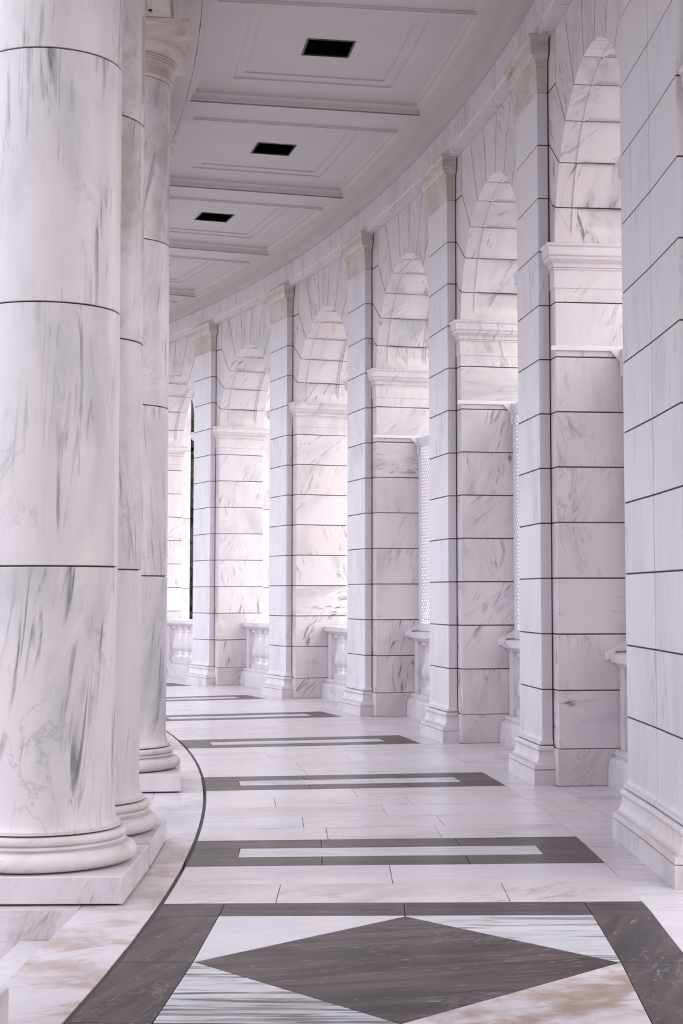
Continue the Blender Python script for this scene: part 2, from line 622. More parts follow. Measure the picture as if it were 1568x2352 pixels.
def build_pilaster(k):
    ua, ub = k + .029, k + .250
    if k == 0:
        ua = -.190
    cu = (ua + ub) / 2
    base = W(RS, cu, 0)
    t = thing('marble_pilaster', PIL_LAB[k], 'pilaster', base, 'pilasters of the arcade')

    def foot(off, back=46.303):
        w = off / RS / DA
        return [(RS - off, ua - w), (back, ua - w), (back, ub + w), (RS - off, ub + w)]
    m = MB()
    pr = [(.088, 0), (.088, .126)]
    m.loft(foot, pr, blk(.75 if k == 0 else .45, .3, .10, .1))
    cove = [(.084, .130), (.084, .170)] + [(.080 - .046 * math.sin(q), .172 + .090 * (1 - math.cos(q))) for q in [i / 8 * math.pi / 2 for i in range(9)]]
    pr = cove + [(.034, .270), (.031, .271)] + [(.031 + .014 * math.sin(math.pi * i / 6), .272 + .050 * i / 6) for i in range(7)] + [(.010, .323)]
    if k == 0:
        um = .0175
        w = .0018 / UM

        def half(x0, x1, l, r):
            def f(off):
                o = off / RS / DA
                return [(RS - off, x0 - (o if l else 0)), (46.303, x0 - (o if l else 0)), (46.303, x1 + (o if r else 0)), (RS - off, x1 + (o if r else 0))]
            return f
        m.loft(half(ua, um - w, True, False), pr, blk(.4, .6, .15, .2))
        m.loft(half(um + w, ub, False, True), pr, blk(.5, .3, .06, .2))
    else:
        m.loft(foot, pr, blk(.4, .45, .15, .1))
    m.loft(lambda o: foot(.008), [(0, .1), (0, .335)], PLAIN, 1)
    m.build('base', [M_WALL, M_JOINT], t, smooth=True, bevel=.003)
    # shaft
    m = MB()
    zs = [.329] + COURSE
    parts = [(ua, ub, True, True)]
    if k == 0:
        parts = [(ua, .0175 - .006 / UM, True, False), (.0175 + .006 / UM, ub, False, True)]
    for (x0, x1, l, r) in parts:
        for i, (a, c) in enumerate(zip(zs, zs[1:])):
            def f(off):
                o = off / RS / DA
                return [(RS - off, x0 - (o if l else 0)), (46.303, x0 - (o if l else 0)), (46.303, x1 + (o if r else 0)), (RS - off, x1 + (o if r else 0))]
            b = blk(rnd.uniform(.12, .5), rnd.uniform(0, .25), 0, rnd.uniform(-.15, .15))
            if i == 0:
                pr = [(.024, a), (.024, a + .022)] + [(.020 * (1 - math.sin(q)), a + .026 + .05 * (1 - math.cos(q))) for q in [j / 6 * math.pi / 2 for j in range(7)]] + [(0, c - G)]
            else:
                pr = [(0, a + G), (0, c - G)]
            m.loft(f, pr, b)
    for x0, x1, l, r in parts:
        m.loft(lambda o: [(RS + .005, x0 + (.005 / UM if l else -.009 / UM)), (46.314, x0 + (.005 / UM if l else -.009 / UM)), (46.314, x1 - (.005 / UM if r else -.009 / UM)), (RS + .005, x1 - (.005 / UM if r else -.009 / UM))], [(0, .325), (0, 5.946)], PLAIN, 1)
    m.build('shaft', [M_WALL, M_JOINT], t, bevel=.004)
    # capital
    m = MB()
    pr = [(-.006, 5.943), (0, 5.950), (0, 6.012), (.004, 6.016), (.004, 6.150), (.010, 6.153), (.010, 6.170), (.007, 6.171), (.007, 6.178), (.012, 6.179), (.012, 6.196),
          (.012, 6.222), (.020, 6.226), (.020, 6.236)] + [(.024 + .040 * math.sin(q), 6.240 + .060 * (1 - math.cos(q))) for q in [j / 6 * math.pi / 2 for j in range(7)]] + \
         [(.066, 6.304), (.068, 6.306), (.068, 6.392), (.074, 6.396), (.084, 6.412), (.084, 6.440)]
    m.loft(foot, pr, blk(.8, .55, .22, 1.2))
    m.build('capital', M_CAP, t, smooth=True, bevel=.003)


for k in range(7):
    build_pilaster(k)

PIER_LAB = [
    'wall pier behind the widest pilaster at the right picture edge',
    'wall pier whose broad reveal stands beside the nearest lattice bay, second from the camera',
    'third wall pier from the camera, with a white ledge on its reveal',
    'fourth wall pier from the camera, the last one with a white ledge',
    'fifth wall pier from the camera, an open balustrade against its bright reveal',
    'sixth wall pier from the camera, far reveal with a balustrade of three visible balusters',
    'farthest wall pier, its reveal partly hidden behind the slim far column']


def build_pier(k):
    ua, ub = k - .016, k + .300
    if k == 0:
        ua = -.235
    base = W((RW + ROUT) / 2, (ua + ub) / 2, 0)
    t = thing('arcade_pier', PIER_LAB[k], 'pier', base, 'piers of the arcade')

    def foot(off):
        w = off / RW / DA
        return [(RW - off, ua - w), (ROUT + off, ua - w), (ROUT + off, ub + w), (RW - off, ub + w)]
    m = MB()
    m.loft(lambda o: [(RW - .011, ua), (ROUT, ua), (ROUT, ub), (RW - .011, ub)], [(0, 0), (0, .305)], blk(.8, .6, .08, .8))
    m.build('base_block', [M_WALL], t, bevel=.006)
    m = MB()
    zs = [.305] + COURSE[:8]
    for a, c in zip(zs, zs[1:]):
        m.loft(foot, [(0, a + G), (0, c - G)], blk(None, .45 + .3 * rnd.random(), 0.0, rnd.choice([.1, .3, .5, -.2, .9, 1.5]), .45, 1.3))
    m.loft(lambda o: foot(-.005), [(0, .3), (0, 4.10)], PLAIN, 1)
    m.build('shaft', [M_WALL, M_JOINT], t, bevel=.006)
    m = MB()
    z = COURSE[7]
    pr = [(0, z + G), (0, 4.190), (.006, 4.193), (.006, 4.350), (.016, 4.352), (.016, 4.364), (.010, 4.366), (.010, 4.368), (.018, 4.370), (.018, 4.382)] + \
         [(.018 + .018 * (1 - math.cos(q)), 4.384 + .030 * math.sin(q)) for q in [j / 4 * math.pi / 2 for j in range(5)]] + \
         [(.040 + .018 * math.sin(q), 4.424 + .034 * (1 - math.cos(q))) for q in [j / 5 * math.pi / 2 for j in range(6)]] + \
         [(.066, 4.462), (.066, 4.466), (.070, 4.468), (.070, 4.536), (.076, 4.540), (.084, 4.552), (.084, 4.566), (.02, 4.582)]
    m.loft(foot, pr, blk(.65, .55, .10, rnd.uniform(-.2, .6)))
    m.build('impost_moulding', [M_WALL], t, smooth=True, bevel=.003)


for k in range(7):
    build_pier(k)

AC, AR, AZ, ATOP = .642, 1.33, 4.50, 6.415
ARCH_LAB = [
    'nearest arch, its crown cut by the widest pilaster, above the first lattice',
    'second arch from the camera, above the middle lattice screen',
    'third arch from the camera, above the farthest lattice screen',
    'fourth arch from the camera, the nearest one with open air below it',
    'fifth arch from the camera, small in the distance between the fifth and sixth pilasters',
    'farthest visible arch, half hidden by the slim far column, dark tree behind it']


def build_arch(k):
    um = RW * DA                 # metres of arc per bay at the wall face
    cu = k + AC
    base = W((RW + ROUT) / 2, cu, AZ)
    t = thing('marble_arch', ARCH_LAB[k], 'arch', base, 'arches of the arcade')
    P = lambda s, z: (cu + s / um, z)
    XE = .5 * um - .0            # half bay, where two arches meet behind the pilaster
    R_PROF = [(RW, 0), (46.456, 0), (46.461, -.010), (46.474, -.010), (46.479, .006), (46.504, .006), (46.509, .020), (46.961, .020), (46.966, .006), (46.991, .006), (46.996, -.010), (47.009, -.010), (47.014, 0), (ROUT, 0)]
    FLAT = [(r, 0) for r, _ in R_PROF]
    step = math.pi / 11
    core = MB()

    def vous(m, f0, f1, tail, b, sgn, zmin_panel=None):
        """one wedge stone between the angles f0<f1; tail = outer corners [(s,z)] from the f1 end back to the f0 end"""
        e = .0075 / AR
        n = 5
        fs = lin(f0 + e, f1 - e, n)
        fp = fs
        prev = None
        pts = [P(sgn * AR * math.cos(f), AZ + AR * math.sin(f)) for f in fs] + [P(sgn * s, z) for s, z in tail]
        # front and back
        a = [m.rv(RW, u, z) for u, z in pts]
        c = [m.rv(ROUT, u, z) for u, z in pts]
        m.face(a if sgn > 0 else a[::-1], b)
        m.face(c[::-1] if sgn > 0 else c, b)
        for j in range(n, len(pts)):
            q = (j + 1) % len(pts)
            m.face((a[q], a[j], c[j], c[q]) if sgn > 0 else (a[j], a[q], c[q], c[j]), b)
        # soffit with the sunk panel; the panel starts above the impost
        rows = []
        e2 = .004 / AR
        for f in lin(f0 + e2, f1 - e2, n):
            prof = FLAT if (zmin_panel and AZ + AR * math.sin(f) < zmin_panel) else R_PROF
            rows.append(([m.rv(R, *P(sgn * (AR + d) * math.cos(f), AZ + (AR + d) * math.sin(f))) for R, d in prof], f))
        for (r0, g0), (r1, g1) in zip(rows, rows[1:]):
            for j in range(len(r0) - 1):
                uvq = [(R_PROF[j][0], g0 * AR), (R_PROF[j + 1][0], g0 * AR), (R_PROF[j + 1][0], g1 * AR), (R_PROF[j][0], g1 * AR)]
                q = (r0[j], r0[j + 1], r1[j + 1], r1[j])
                if sgn > 0:
                    m.face(q[::-1], b, 0, uvq[::-1])
                else:
                    m.face(q, b, 0, uvq)
    x = 1.505 + .30
    i = lambda n: n * step
    g = .0075
    for sgn in (-1, 1):
        vb = lambda: blk(None, .35 + .4 * rnd.random(), 0, rnd.choice([.2, .5, .8, -.3]), .5, 1.25)
        m = MB()
        vous(m, i(0), i(1), [(1.40, 4.925 - g), (1.505, 5.008 - g), (x, 5.008 - g), (x, AZ)], vb(), sgn, 4.68)
        vous(m, i(1), i(2), [(1.505 - g, 5.476 - g), (x, 5.476 - g), (x, 5.008 + g), (1.505, 5.008 + g), (1.40, 4.925 + g)], vb(), sgn)
        vous(m, i(2), i(3), [(1.25, 5.945 - g), (x, 5.945 - g), (x, 5.476 + g), (1.505 - g, 5.476 + g)], vb(), sgn)
        vous(m, i(3), i(4), [(.875 + g, ATOP), (1.25 - g, ATOP), (1.25 - g, 5.945)], vb(), sgn)
        vous(m, i(4), i(5), [(.277 + g, ATOP), (.875 - g, ATOP)], vb(), sgn)
        sq = [P(sgn * a, z) for a, z in ((1.25 + g, 5.945 + g), (x, 5.945 + g), (x, ATOP), (1.25 + g, ATOP))]
        m.prism(sq if sgn > 0 else sq[::-1], RW, ROUT, vb())
        m.build('haunch', M_WALL, t, smooth=False)
    m = MB()
    b = blk(.7, .5, 0, .1)
    e = .0075 / AR
    fs = lin(i(5) + e, i(6) - e, 5)
    pts = [P(AR * math.cos(f), AZ + AR * math.sin(f)) for f in fs] + [P(-.277 + g, ATOP), P(.277 - g, ATOP)]
    a = [m.rv(RW, *p) for p in pts]
    c = [m.rv(ROUT, *p) for p in pts]
    m.face(a, b)
    m.face(c[::-1], b)
    for j in range(5, 8):
        q = (j + 1) % 8
        if j == 7:
            q = 0
        m.face((a[q % 8 if q < 8 else 0], a[j], c[j], c[q % 8]), b) if j < len(pts) else None
    rows = [[m.rv(R, *P((AR + d) * math.cos(f), AZ + (AR + d) * math.sin(f))) for R, d in R_PROF] for f in fs]
    for r0, r1 in zip(rows, rows[1:]):
        for j in range(len(r0) - 1):
            m.face((r0[j], r1[j], r1[j + 1], r0[j + 1]), b)
    m.build('keystone', M_WALL, t)
    # dark bedding behind the joints
    r2 = AR + .028
    for sgn in (-1, 1):
        pts = [P(sgn * r2 * math.cos(f), AZ + r2 * math.sin(f)) for f in lin(0, math.pi / 2, 14)] + [P(0, ATOP - .004), P(sgn * (x - .012), ATOP - .004), P(sgn * (x - .012), AZ)]
        # strip of quads between the arch line and the outline so the shape stays concave-safe
        arc = pts[:15]
        out = [P(sgn * (x - .012), z) for z in lin(AZ, ATOP - .004, 7)] + [P(sgn * s, ATOP - .004) for s in lin(x - .012, 0, 7)[1:]]
        mm = core
        for q in range(14):
            quad = [arc[q], out[q], out[q + 1], arc[q + 1]]
            mm.prism(quad if sgn > 0 else quad[::-1], RW + .004, ROUT - .004, PLAIN)
    core.build('joint_mortar', M_JOINT, t)


for k in range(6):
    build_arch(k)

# wall mass above the piers between arches is covered by the arch haunches; the farthest bay closes plainly
m = MB()
for q in range(12):
    m.box(RW, ROUT, 6.12 + q * .15, 6.12 + (q + 1) * .15, 4.60, ATOP, blk(.6, .5, 0, .3))
structure(m.build('wall_right', M_WALL), 'plain upper wall carrying on past the farthest arch', 'wall')
m = MB()
m.box(RW, ROUT, -.235, .14, 4.582, ATOP, blk(.6, .5, 0, .3))
structure(m.build('wall_near', M_WALL), 'upper wall behind the widest pilaster', 'wall')


# solid unseen walls, added behind the viewer to shade this end of the walkway
m = MB()
for u0 in lin(-6.0, -.95, 12)[:-1]:
    m.box(46.32, 46.9, u0, u0 + 5.05 / 12, 0, 6.772, blk(.6, .5, 0, .3))
structure(m.build('wall_blocker_arcade', M_WALL), 'unseen wall added on the arcade side behind the viewer to block light', 'wall')
m = MB()
for u0 in lin(-6.0, -1.75, 10)[:-1]:
    m.box(42.3, 42.95, u0, u0 + .425, 0, 6.86, blk(.6, .5, 0, .3))
structure(m.build('wall_blocker_columns', M_WALL), 'unseen wall added on the column side behind the viewer to block light', 'wall')
m = MB()
m.box(42.1, 46.9, -6.2, -6.0, 0, 6.9, blk(.6, .5, 0, .3))
structure(m.build('wall_blocker_end', M_WALL), 'unseen end wall added across the walkway behind the viewer to block light', 'wall')


# outside pilasters against the far side of the piers
def build_outer(k):
    ua, ub = k + .035, k + .249
    base = W(47.5, (ua + ub) / 2, 0)
    t = thing('outer_pilaster', 'bright outer pilaster on the outside of the %s wall pier from the camera' % ORD[k] if k else
              'outer pilaster on the outside of the wall pier at the right picture edge', 'pilaster', base, 'outer pilasters of the arcade')
    m = MB()
    zs = [0, .32, 1.71, 3.12, 4.5, 5.9, 6.765]
    for a, c in zip(zs, zs[1:]):
        m.box(ROUT + .002, 47.42, ua, ub, a + (.004 if a else 0), c - .004, blk(.7, .6, .0, .25))
    m.box(ROUT + .008, 47.414, ua + .0016, ub - .0016, .1, 6.76, PLAIN, 1)
    m.build('shaft', [M_WALL, M_FJOINT], t, bevel=.006)


for k in range(7):
    build_outer(k)


# ------------------------------------------------------------------ architrave, cornice and ceiling
def build_architrave():
    m = MB()
    cuts = [-.30]
    for k in range(0, 8):
        cuts += [k + .140, k + .463, k + .815]
    for a, c in zip(cuts, cuts[1:]):
        e = .004 / UM
        n = 2
        m.sweep([(ROUT, 6.418), (46.218, 6.418), (46.218, 6.498), (46.206, 6.506), (46.204, 6.52), (46.204, 6.768), (ROUT, 6.768)], lin(a + e, c - e, n), blk(.55, .35, .03, rnd.uniform(-.1, .5)))
    m.sweep([(ROUT - .02, 6.423), (46.223, 6.423), (46.223, 6.500), (46.209, 6.520), (46.209, 6.763), (ROUT - .02, 6.763)], lin(-.29, 7.8, 40), PLAIN, 1)
    o = m.build('trim_3', [M_WALL, M_JOINT])
    structure(o, 'two-stepped marble architrave running above the arcade pilasters', 'architrave')
    m = MB()
    for k in range(-1, 8):
        for a, c in ((.052, .251), (.251, 1.052)):
            e = .0016 / UM
            pr = [(46.30, 6.772), (46.212, 6.772), (46.203, 6.776), (46.172, 6.810), (46.148, 6.813), (46.146, 6.830), (46.140, 6.858), (46.122, 6.885), (46.108, 6.892), (46.105, 6.90), (46.105, 7.0), (46.30, 7.0)]
            m.sweep(pr, lin(k + a + e, k + c - e, 4))
    o = m.build('trim_4', M_PLASTER)
    structure(o, 'painted plaster cornice between the marble architrave and the ceiling', 'cornice')


build_architrave()

CL, CR, ZS, ZP = 43.375, 45.925, 6.90, 7.035


def build_ceiling():
    m = MB()
    for a in lin(-6, 7.8, 69)[:-1]:
        c = a + 13.8 / 69
        m.box(CR + .0, 46.106, a, c, ZS, 7.1, PLAIN)
        m.box(43.3365, CL, a, c, ZS, 7.1, PLAIN)
        m.box(42.0, 47.9, a, c, 7.12, 7.5, PLAIN)
        m.box(46.10, 47.9, a, c, 6.772, 7.12, PLAIN)
        m.box(42.1, 43.06, a, c, 6.862, 7.12, PLAIN)
    o = m.build('ceiling', M_PLASTER)
    structure(o, 'painted plaster ceiling with deep coffers over the walkway', 'ceiling')


build_ceiling()


def build_beam(k):
    ua, ub = k + .050, k + .250
    base = W((CL + CR) / 2, (ua + ub) / 2, ZS)
    lab = {0: 'ceiling beam at the very top of the picture, above the nearest pilasters', 1: 'ceiling beam crossing the top of the picture before the first black vent',
           2: 'ceiling beam between the large front vent and the middle vent', 3: 'ceiling beam between the middle vent and the smallest vent',
           4: 'ceiling beam just beyond the smallest black vent', 5: 'short visible end of a ceiling beam beside the far column'}.get(k, 'ceiling beam hidden by the columns, %s from the camera' % (ORD[k] if k >= 0 else 'behind'))
    t = thing('ceiling_beam', lab, 'beam', base, 'ceiling beams')
    m = MB()
    ra, rb, rl, rr = k + .078, k + .222, 43.50, 45.81

    def foot(off):
        w = off / 44.6 / DA
        return [(rl - off, ra - w), (rr + off, ra - w), (rr + off, rb + w), (rl - off, rb + w)]
    outer = [(CL, ua), (CR, ua), (CR, ub), (CL, ub)]
    inner = foot(.030)
    a = [m.rv(R, u, ZS) for R, u in outer]
    c = [m.rv(R, u, ZS) for R, u in inner]
    for j in range(4):
        q = (j + 1) % 4
        m.face((a[q], a[j], c[j], c[q]))
    m.loft(foot, [(.030, ZS), (.030, ZS + .008), (.016, ZS + .012), (.010, ZS + .028), (.0, ZS + .032)], PLAIN, 0, False, True)
    # body
    top = [m.rv(R, u, 7.1) for R, u in outer]
    m.face(top)
    for j in range(4):
        q = (j + 1) % 4
        m.face((a[j], a[q], top[q], top[j]))
    m.build('soffit', M_PLASTER, t)


def rect(R0, R1, u0, u1, n=6):
    us = lin(u0, u1, n)
    return [(R0, u0)] + [(R1, u) for u in us] + [(R0, u) for u in us[:0:-1]]


def build_coffer(k):
    ua, ub = k + .250, k + 1.050
    base = W((CL + CR) / 2, (ua + ub) / 2, ZS)
    lab = {0: 'coffer at the top edge of the picture above the nearest arch', 1: 'large front ceiling coffer holding the biggest black vent',
           2: 'middle ceiling coffer holding the second black vent', 3: 'third ceiling coffer, holding the smallest black vent',
           4: 'fourth ceiling coffer from the camera, mostly behind the far column', 5: 'last coffer corner showing beside the far column'}.get(k, 'ceiling coffer out of view, %s along the walkway' % (ORD[k] if k >= 0 else 'behind'))
    t = thing('ceiling_coffer', lab, 'coffer', base, 'ceiling coffers')

    def foot(off):
        w = off / 44.6 / DA
        return rect(CL + off, CR - off, ua + w, ub - w)
    m = MB()
    pr = [(-.004, ZS - .0005), (.0, ZS - .0005), (.0, ZS + .016), (.010, ZS + .018)] + [(.012 + .040 * (1 - math.cos(q)), ZS + .022 + .064 * math.sin(q)) for q in [j / 5 * math.pi / 2 for j in range(6)]] + \
         [(.056, ZS + .090), (.056, ZS + .098)] + [(.060 + .026 * (1 - math.cos(q)), ZS + .100 + .034 * math.sin(q)) for q in [j / 4 * math.pi / 2 for j in range(5)]] + [(.090, ZP), (.12, ZP)]
    m.loft(foot, pr, PLAIN, 0, False, False)
    m.build('crown_moulding', M_PLASTER, t, smooth=True)
    m = MB()
    vh = .243
    vu = .243 / 44.6 / DA

    def ring(pts0, z0, pts1, z1):
        a = [m.rv(R, u, z0) for R, u in pts0]
        c = [m.rv(R, u, z1) for R, u in pts1]
        for j in range(len(a)):
            q = (j + 1) % len(a)
            m.face((a[q], a[j], c[j], c[q]))
    r = rect
    o1 = r(43.797, 45.49, k + .377, k + .923)
    o2 = r(43.80, 45.487, k + .378, k + .922)
    i1 = r(43.899, 45.384, k + .417, k + .883)
    i2 = r(43.902, 45.381, k + .418, k + .882)
    vc = k + .6475
    v = r(44.655 - .233, 44.655 + .233, vc - .239 / 44.6 / DA, vc + .239 / 44.6 / DA)
    ring(foot(.12), ZP, o1, ZP)
    ring(o1, ZP, o2, ZP + .016)
    ring(o2, ZP + .016, i1, ZP + .016)
    ring(i1, ZP + .016, i2, ZP + .032)
    ring(i2, ZP + .032, v, ZP + .032)
    m.build('panel', M_PLASTER, t)


def build_vent(k):
    vc = k + .6475
    base = W(44.655, vc, ZP)
    lab = {0: 'black ceiling vent above the camera side of the nearest arch, out of view', 1: 'largest black ceiling vent, nearest the top of the picture', 2: 'middle black ceiling vent, second of the three',
           3: 'smallest black ceiling vent, nearest the columns'}.get(k, 'black ceiling vent hidden by the columns, %s along the walkway' % ORD[k])
    t = thing('ceiling_vent', lab, 'vent', base, 'black ceiling vents')
    m = MB()
    hu = 1 / 44.6 / DA
    z = ZP + .026
    for (R0, R1, u0, u1) in ((-.243, .243, -.249, -.230), (-.243, .243, .230, .249), (-.243, -.224, -.230, .230), (.224, .243, -.230, .230)):
        m.box(44.655 + R0, 44.655 + R1, vc + u0 * hu, vc + u1 * hu, z, z + .06)
    m.build('frame', M_VFRAME, t)
    m = MB()
    m.box(44.655 - .24, 44.655 + .24, vc - .24 * hu, vc + .24 * hu, z + .05, z + .06)
    for j in range(14):
        x = -.22 + .44 * j / 13
        a = [m.rv(44.655 - .224, vc + (x - .008) * hu, z + .008), m.rv(44.655 + .224, vc + (x - .008) * hu, z + .008), m.rv(44.655 + .224, vc + (x + .012) * hu, z + .036), m.rv(44.655 - .224, vc + (x + .012) * hu, z + .036)]
        m.face(a)
        m.face(a[::-1])
    m.build('louvre_grille', M_BLACK, t)


for k in range(-1, 7):
    build_beam(k)
    if k < 6:
        build_coffer(k)
for k in range(0, 6):
    build_vent(k)


# ------------------------------------------------------------------ balustrades
BAL_LAB = [
    'balustrade of the nearest lattice bay, half a baluster showing beside the widest pilaster',
    'balustrade of the second lattice bay, beside the second pilaster',
    'balustrade of the third lattice bay, under the farthest lattice screen',
    'open balustrade with bright cap between the fourth and fifth pilasters',
    'open balustrade with three balusters showing, beside the fifth pilaster',
    'farthest balustrade with a row of balusters beside the slim far column']
RB = 46.965


def baluster_mesh():
    m = MB()
    b = blk(.35, .25, 0, .2)
    h = .098

    def sq(z0, z1, q):
        i = [m.wv(x, y, z) for z in (z0, z1) for x, y in ((-q, -q), (q, -q), (q, q), (-q, q))]
        for f in ((3, 2, 1, 0), (4, 5, 6, 7), (0, 1, 5, 4), (1, 2, 6, 5), (2, 3, 7, 6), (3, 0, 4, 7)):
            m.face([i[j] for j in f], b)
    sq(.298, .372, h)
    pr = [(.090, .372)] + [(.090 - .030 * math.sin(q), .374 + .052 * (1 - math.cos(q)) ** .9) for q in [j / 5 * math.pi / 2 for j in range(6)]] + [(.066, .430)] + \
        arcprof(.066, .432, .066, .452, .010, 4) + [(.060, .454), (.060, .468), (.068, .470), (.068, .480)]
    bulb = [(.068, .482), (.085, .496), (.100, .515), (.110, .540), (.1145, .568), (.112, .600), (.104, .640), (.092, .685), (.080, .73), (.070, .775), (.064, .815), (.061, .845)]
    pr += bulb + arcprof(.064, .848, .064, .866, .010, 4) + [(.060, .869), (.060, .880)] + \
        [(.060 + .030 * (1 - math.cos(q)), .880 + .045 * math.sin(q)) for q in [j / 5 * math.pi / 2 for j in range(6)]] + [(.093, .928)]
    m.lathe(0, 0, pr, b, 0, 24)
    sq(.928, .985, h - .004)
    o = m.build('baluster', M_WALL, None, base=(0, 0, 0), smooth=True)
    return o


def build_balustrades():
    proto = baluster_mesh()
    used = False
    for k in range(6):
        ua, ub = k + .302, k + .982
        cu = (ua + ub) / 2
        base = W(RB, cu, 0)
        t = thing('balustrade', BAL_LAB[k], 'balustrade', base, 'balustrades in the arches')
        uu = lin(ua, ub, 4)

        def mld(off):
            return [(z, o) for z, o in off]
        m = MB()
        half = [(.236, 0), (.236, .150), (.230, .153), (.230, .185)] + [(.226 - .040 * (1 - math.cos(q)), .188 + .052 * math.sin(q)) for q in [j / 6 * math.pi / 2 for j in range(7)]] + [(.183, .244)] + \
            [(.176 + .012 * math.sin(math.pi * j / 5), .247 + .040 * j / 5) for j in range(6)] + [(.168, .289), (.168, .298)]
        prof = [(RB - o, z) for o, z in half] + [(RB + o, z) for o, z in half[::-1]]
        m.sweep(prof, uu, blk(.75, .3, .04, rnd.uniform(.2, 1)))
        m.build('base_rail', M_WALL, t, smooth=True)
        m = MB()
        half = [(.138, .983), (.142, .985), (.150, .995)] + [(.152 + .040 * (1 - math.cos(q)), .997 + .026 * math.sin(q)) for q in [j / 4 * math.pi / 2 for j in range(5)]] + \
            [(.204, .1025 * 10), (.206, 1.030), (.206, 1.088), (.200, 1.096), (.02, 1.112)]
        prof = [(RB - o, z) for o, z in half] + [(RB + o, z) for o, z in half[::-1]]
        m.sweep(prof, uu, blk(.5, .2, .03, 1.4))
        m.build('cap_rail', M_WALL, t, smooth=True)
        pw = .036
        for a, c in ((ua, ua + pw), (ub - pw, ub)):
            m = MB()
            m.box(RB - .130, RB + .130, a, c, .296, .986, blk(.4, .3, .03, .1))
            m.build('end_post', M_WALL, t, bevel=.004)
        for j in range(8):
            uj = cu + (j - 3.5) * .306 / RB / DA
            if not used:
                o = proto
                used = True
            else:
                o = proto.copy()
                C.objects.link(o)
            x, y, _ = W(RB, uj, 0)
            o.parent = t
            o.location = (x - base[0], y - base[1], 0)
            o.rotation_euler = (0, 0, ang(uj))


build_balustrades()

# ------------------------------------------------------------------ lattice screens
LAT_LAB = [
    'white lattice screen seen edge-on beside the widest pilaster, with a triangular plate below',
    'white lattice screen in the second bay, a thin strip beside the second pilaster',
    'white lattice screen in the third bay, its diamond holes showing widest']


def build_lattice(k):
    ua, ub = k + .303, k + .981
    z0, z1 = 1.112, 3.665
    base = W(46.95, (ua + ub) / 2, z0)
    t = thing('lattice_screen', LAT_LAB[k], 'lattice screen', base, 'white lattice screens')
    Rf = 46.895
    sw = .085 / RB / DA
    m = MB()
    for a, c in ((ua, ua + sw), (ub - sw, ub)):
        m.box(Rf, Rf + .035, a, c, z0, 3.60)
    uu = lin(ua, ub, 4)
    for p, q in zip(uu, uu[1:]):
        m.box(Rf - .004, Rf + .031, p, q, z1 - .115, z1)
        m.box(Rf, Rf + .035, p, q, z0, z0 + .10)
    sp = .030 / RB / DA
    for a, c in ((ua, ua + sp * 1.6), (ub - sp * 1.6, ub)):
        m.box(Rf - .022, Rf - .002, a, c, 3.44, 3.60)
        m.box(Rf - .012, Rf + .030, a, c + sp, 3.55, z1 + .012)
    m.build('frame', M_PAINT, t, bevel=.003)
    # crossed laths
    m = MB()
    um = RB * DA
    wid, hei = (ub - ua) * um - .12, z1 - z0 - .18
    x0, y0 = ua + .06 / um, z0 + .09

    def lath(c, d, R0, R1):
        # line y = d*x + c clipped to the opening
        pts = []
        hw = .0185
        lo = max(0.0, (0 - c) / d) if d > 0 else max(0.0, (hei - c) / d)
        hi = min(wid, (hei - c) / d) if d > 0 else min(wid, (0 - c) / d)
        if hi - lo < .02:
            return
        for x, s in ((lo, -1), (hi, -1), (hi, 1), (lo, 1)):
            y = d * x + c + s * hw * math.sqrt(2) * .72
            y = min(max(y, 0), hei)
            pts.append((x0 + x / um, y0 + y))
        m.prism(pts if d else pts, R0, R1)
    n = int((wid + hei) / .084)
    for j in range(n + 1):
        lath(-wid + j * .084, 1.0, Rf + .010, Rf + .018)
        lath(j * .084, -1.0, Rf + .018, Rf + .026)
    m.build('lath_lattice', M_PAINT, t)
    # ledge and bracket fixed to the far reveal, sloping plate at the bottom
    m = MB()
    e = .020 / RW / DA
    u1 = k + .9835
    m.box(46.275, 46.90, u1 - e, u1, 3.655, 3.695)
    m.build('ledge', M_PAINT, t, bevel=.004)
    m = MB()
    a = [m.rv(R, u1 - e * .9, z) for R, z in ((46.79, 3.657), (46.89, 3.545), (46.93, 3.545), (46.93, 3.657))]
    c = [m.rv(R, u1, z) for R, z in ((46.79, 3.657), (46.89, 3.545), (46.93, 3.545), (46.93, 3.657))]
    m.face(a[::-1])
    m.face(c)
    for j in range(4):
        q = (j + 1) % 4
        m.face((a[j], a[q], c[q], c[j]))
    m.build('bracket', M_PAINT, t)
    m = MB()
    out = ((46.715, 1.045), (46.80, 1.045), (46.80, 1.118), (46.93, 1.118), (46.93, 1.215), (46.90, 1.205), (46.715, 1.107))
    a = [m.rv(R, u1 - e * .9, z) for R, z in out]
    c = [m.rv(R, u1, z) for R, z in out]
    m.face(a)
    m.face(c[::-1])
    for j in range(7):
        q = (j + 1) % 7
        m.face((a[q], a[j], c[j], c[q]))
    m.build('sloping_plate', M_PAINT, t)


for k in range(3):
    build_lattice(k)

# ------------------------------------------------------------------ outside: ground and a dark tree
m = MB()
i = [m.wv(x - RHO, y, -.63) for x, y in ((-90, -90), (140, -90), (140, 160), (-90, 160))]
m.face(i)
structure(m.build('ground', M_GROUND, None, base=(0, 0, -.63)), 'pale paved ground outside the arcade', 'ground')
m = MB()
for u0 in lin(-4, 9, 40)[:-1]:
    m.box(47.0, 49.6, u0, u0 + 13 / 40, -.62, -.056, blk(.4, .3, 0, 0))
structure(m.build('terrace', M_FLOOR), 'outer marble terrace beyond the arches', 'terrace')


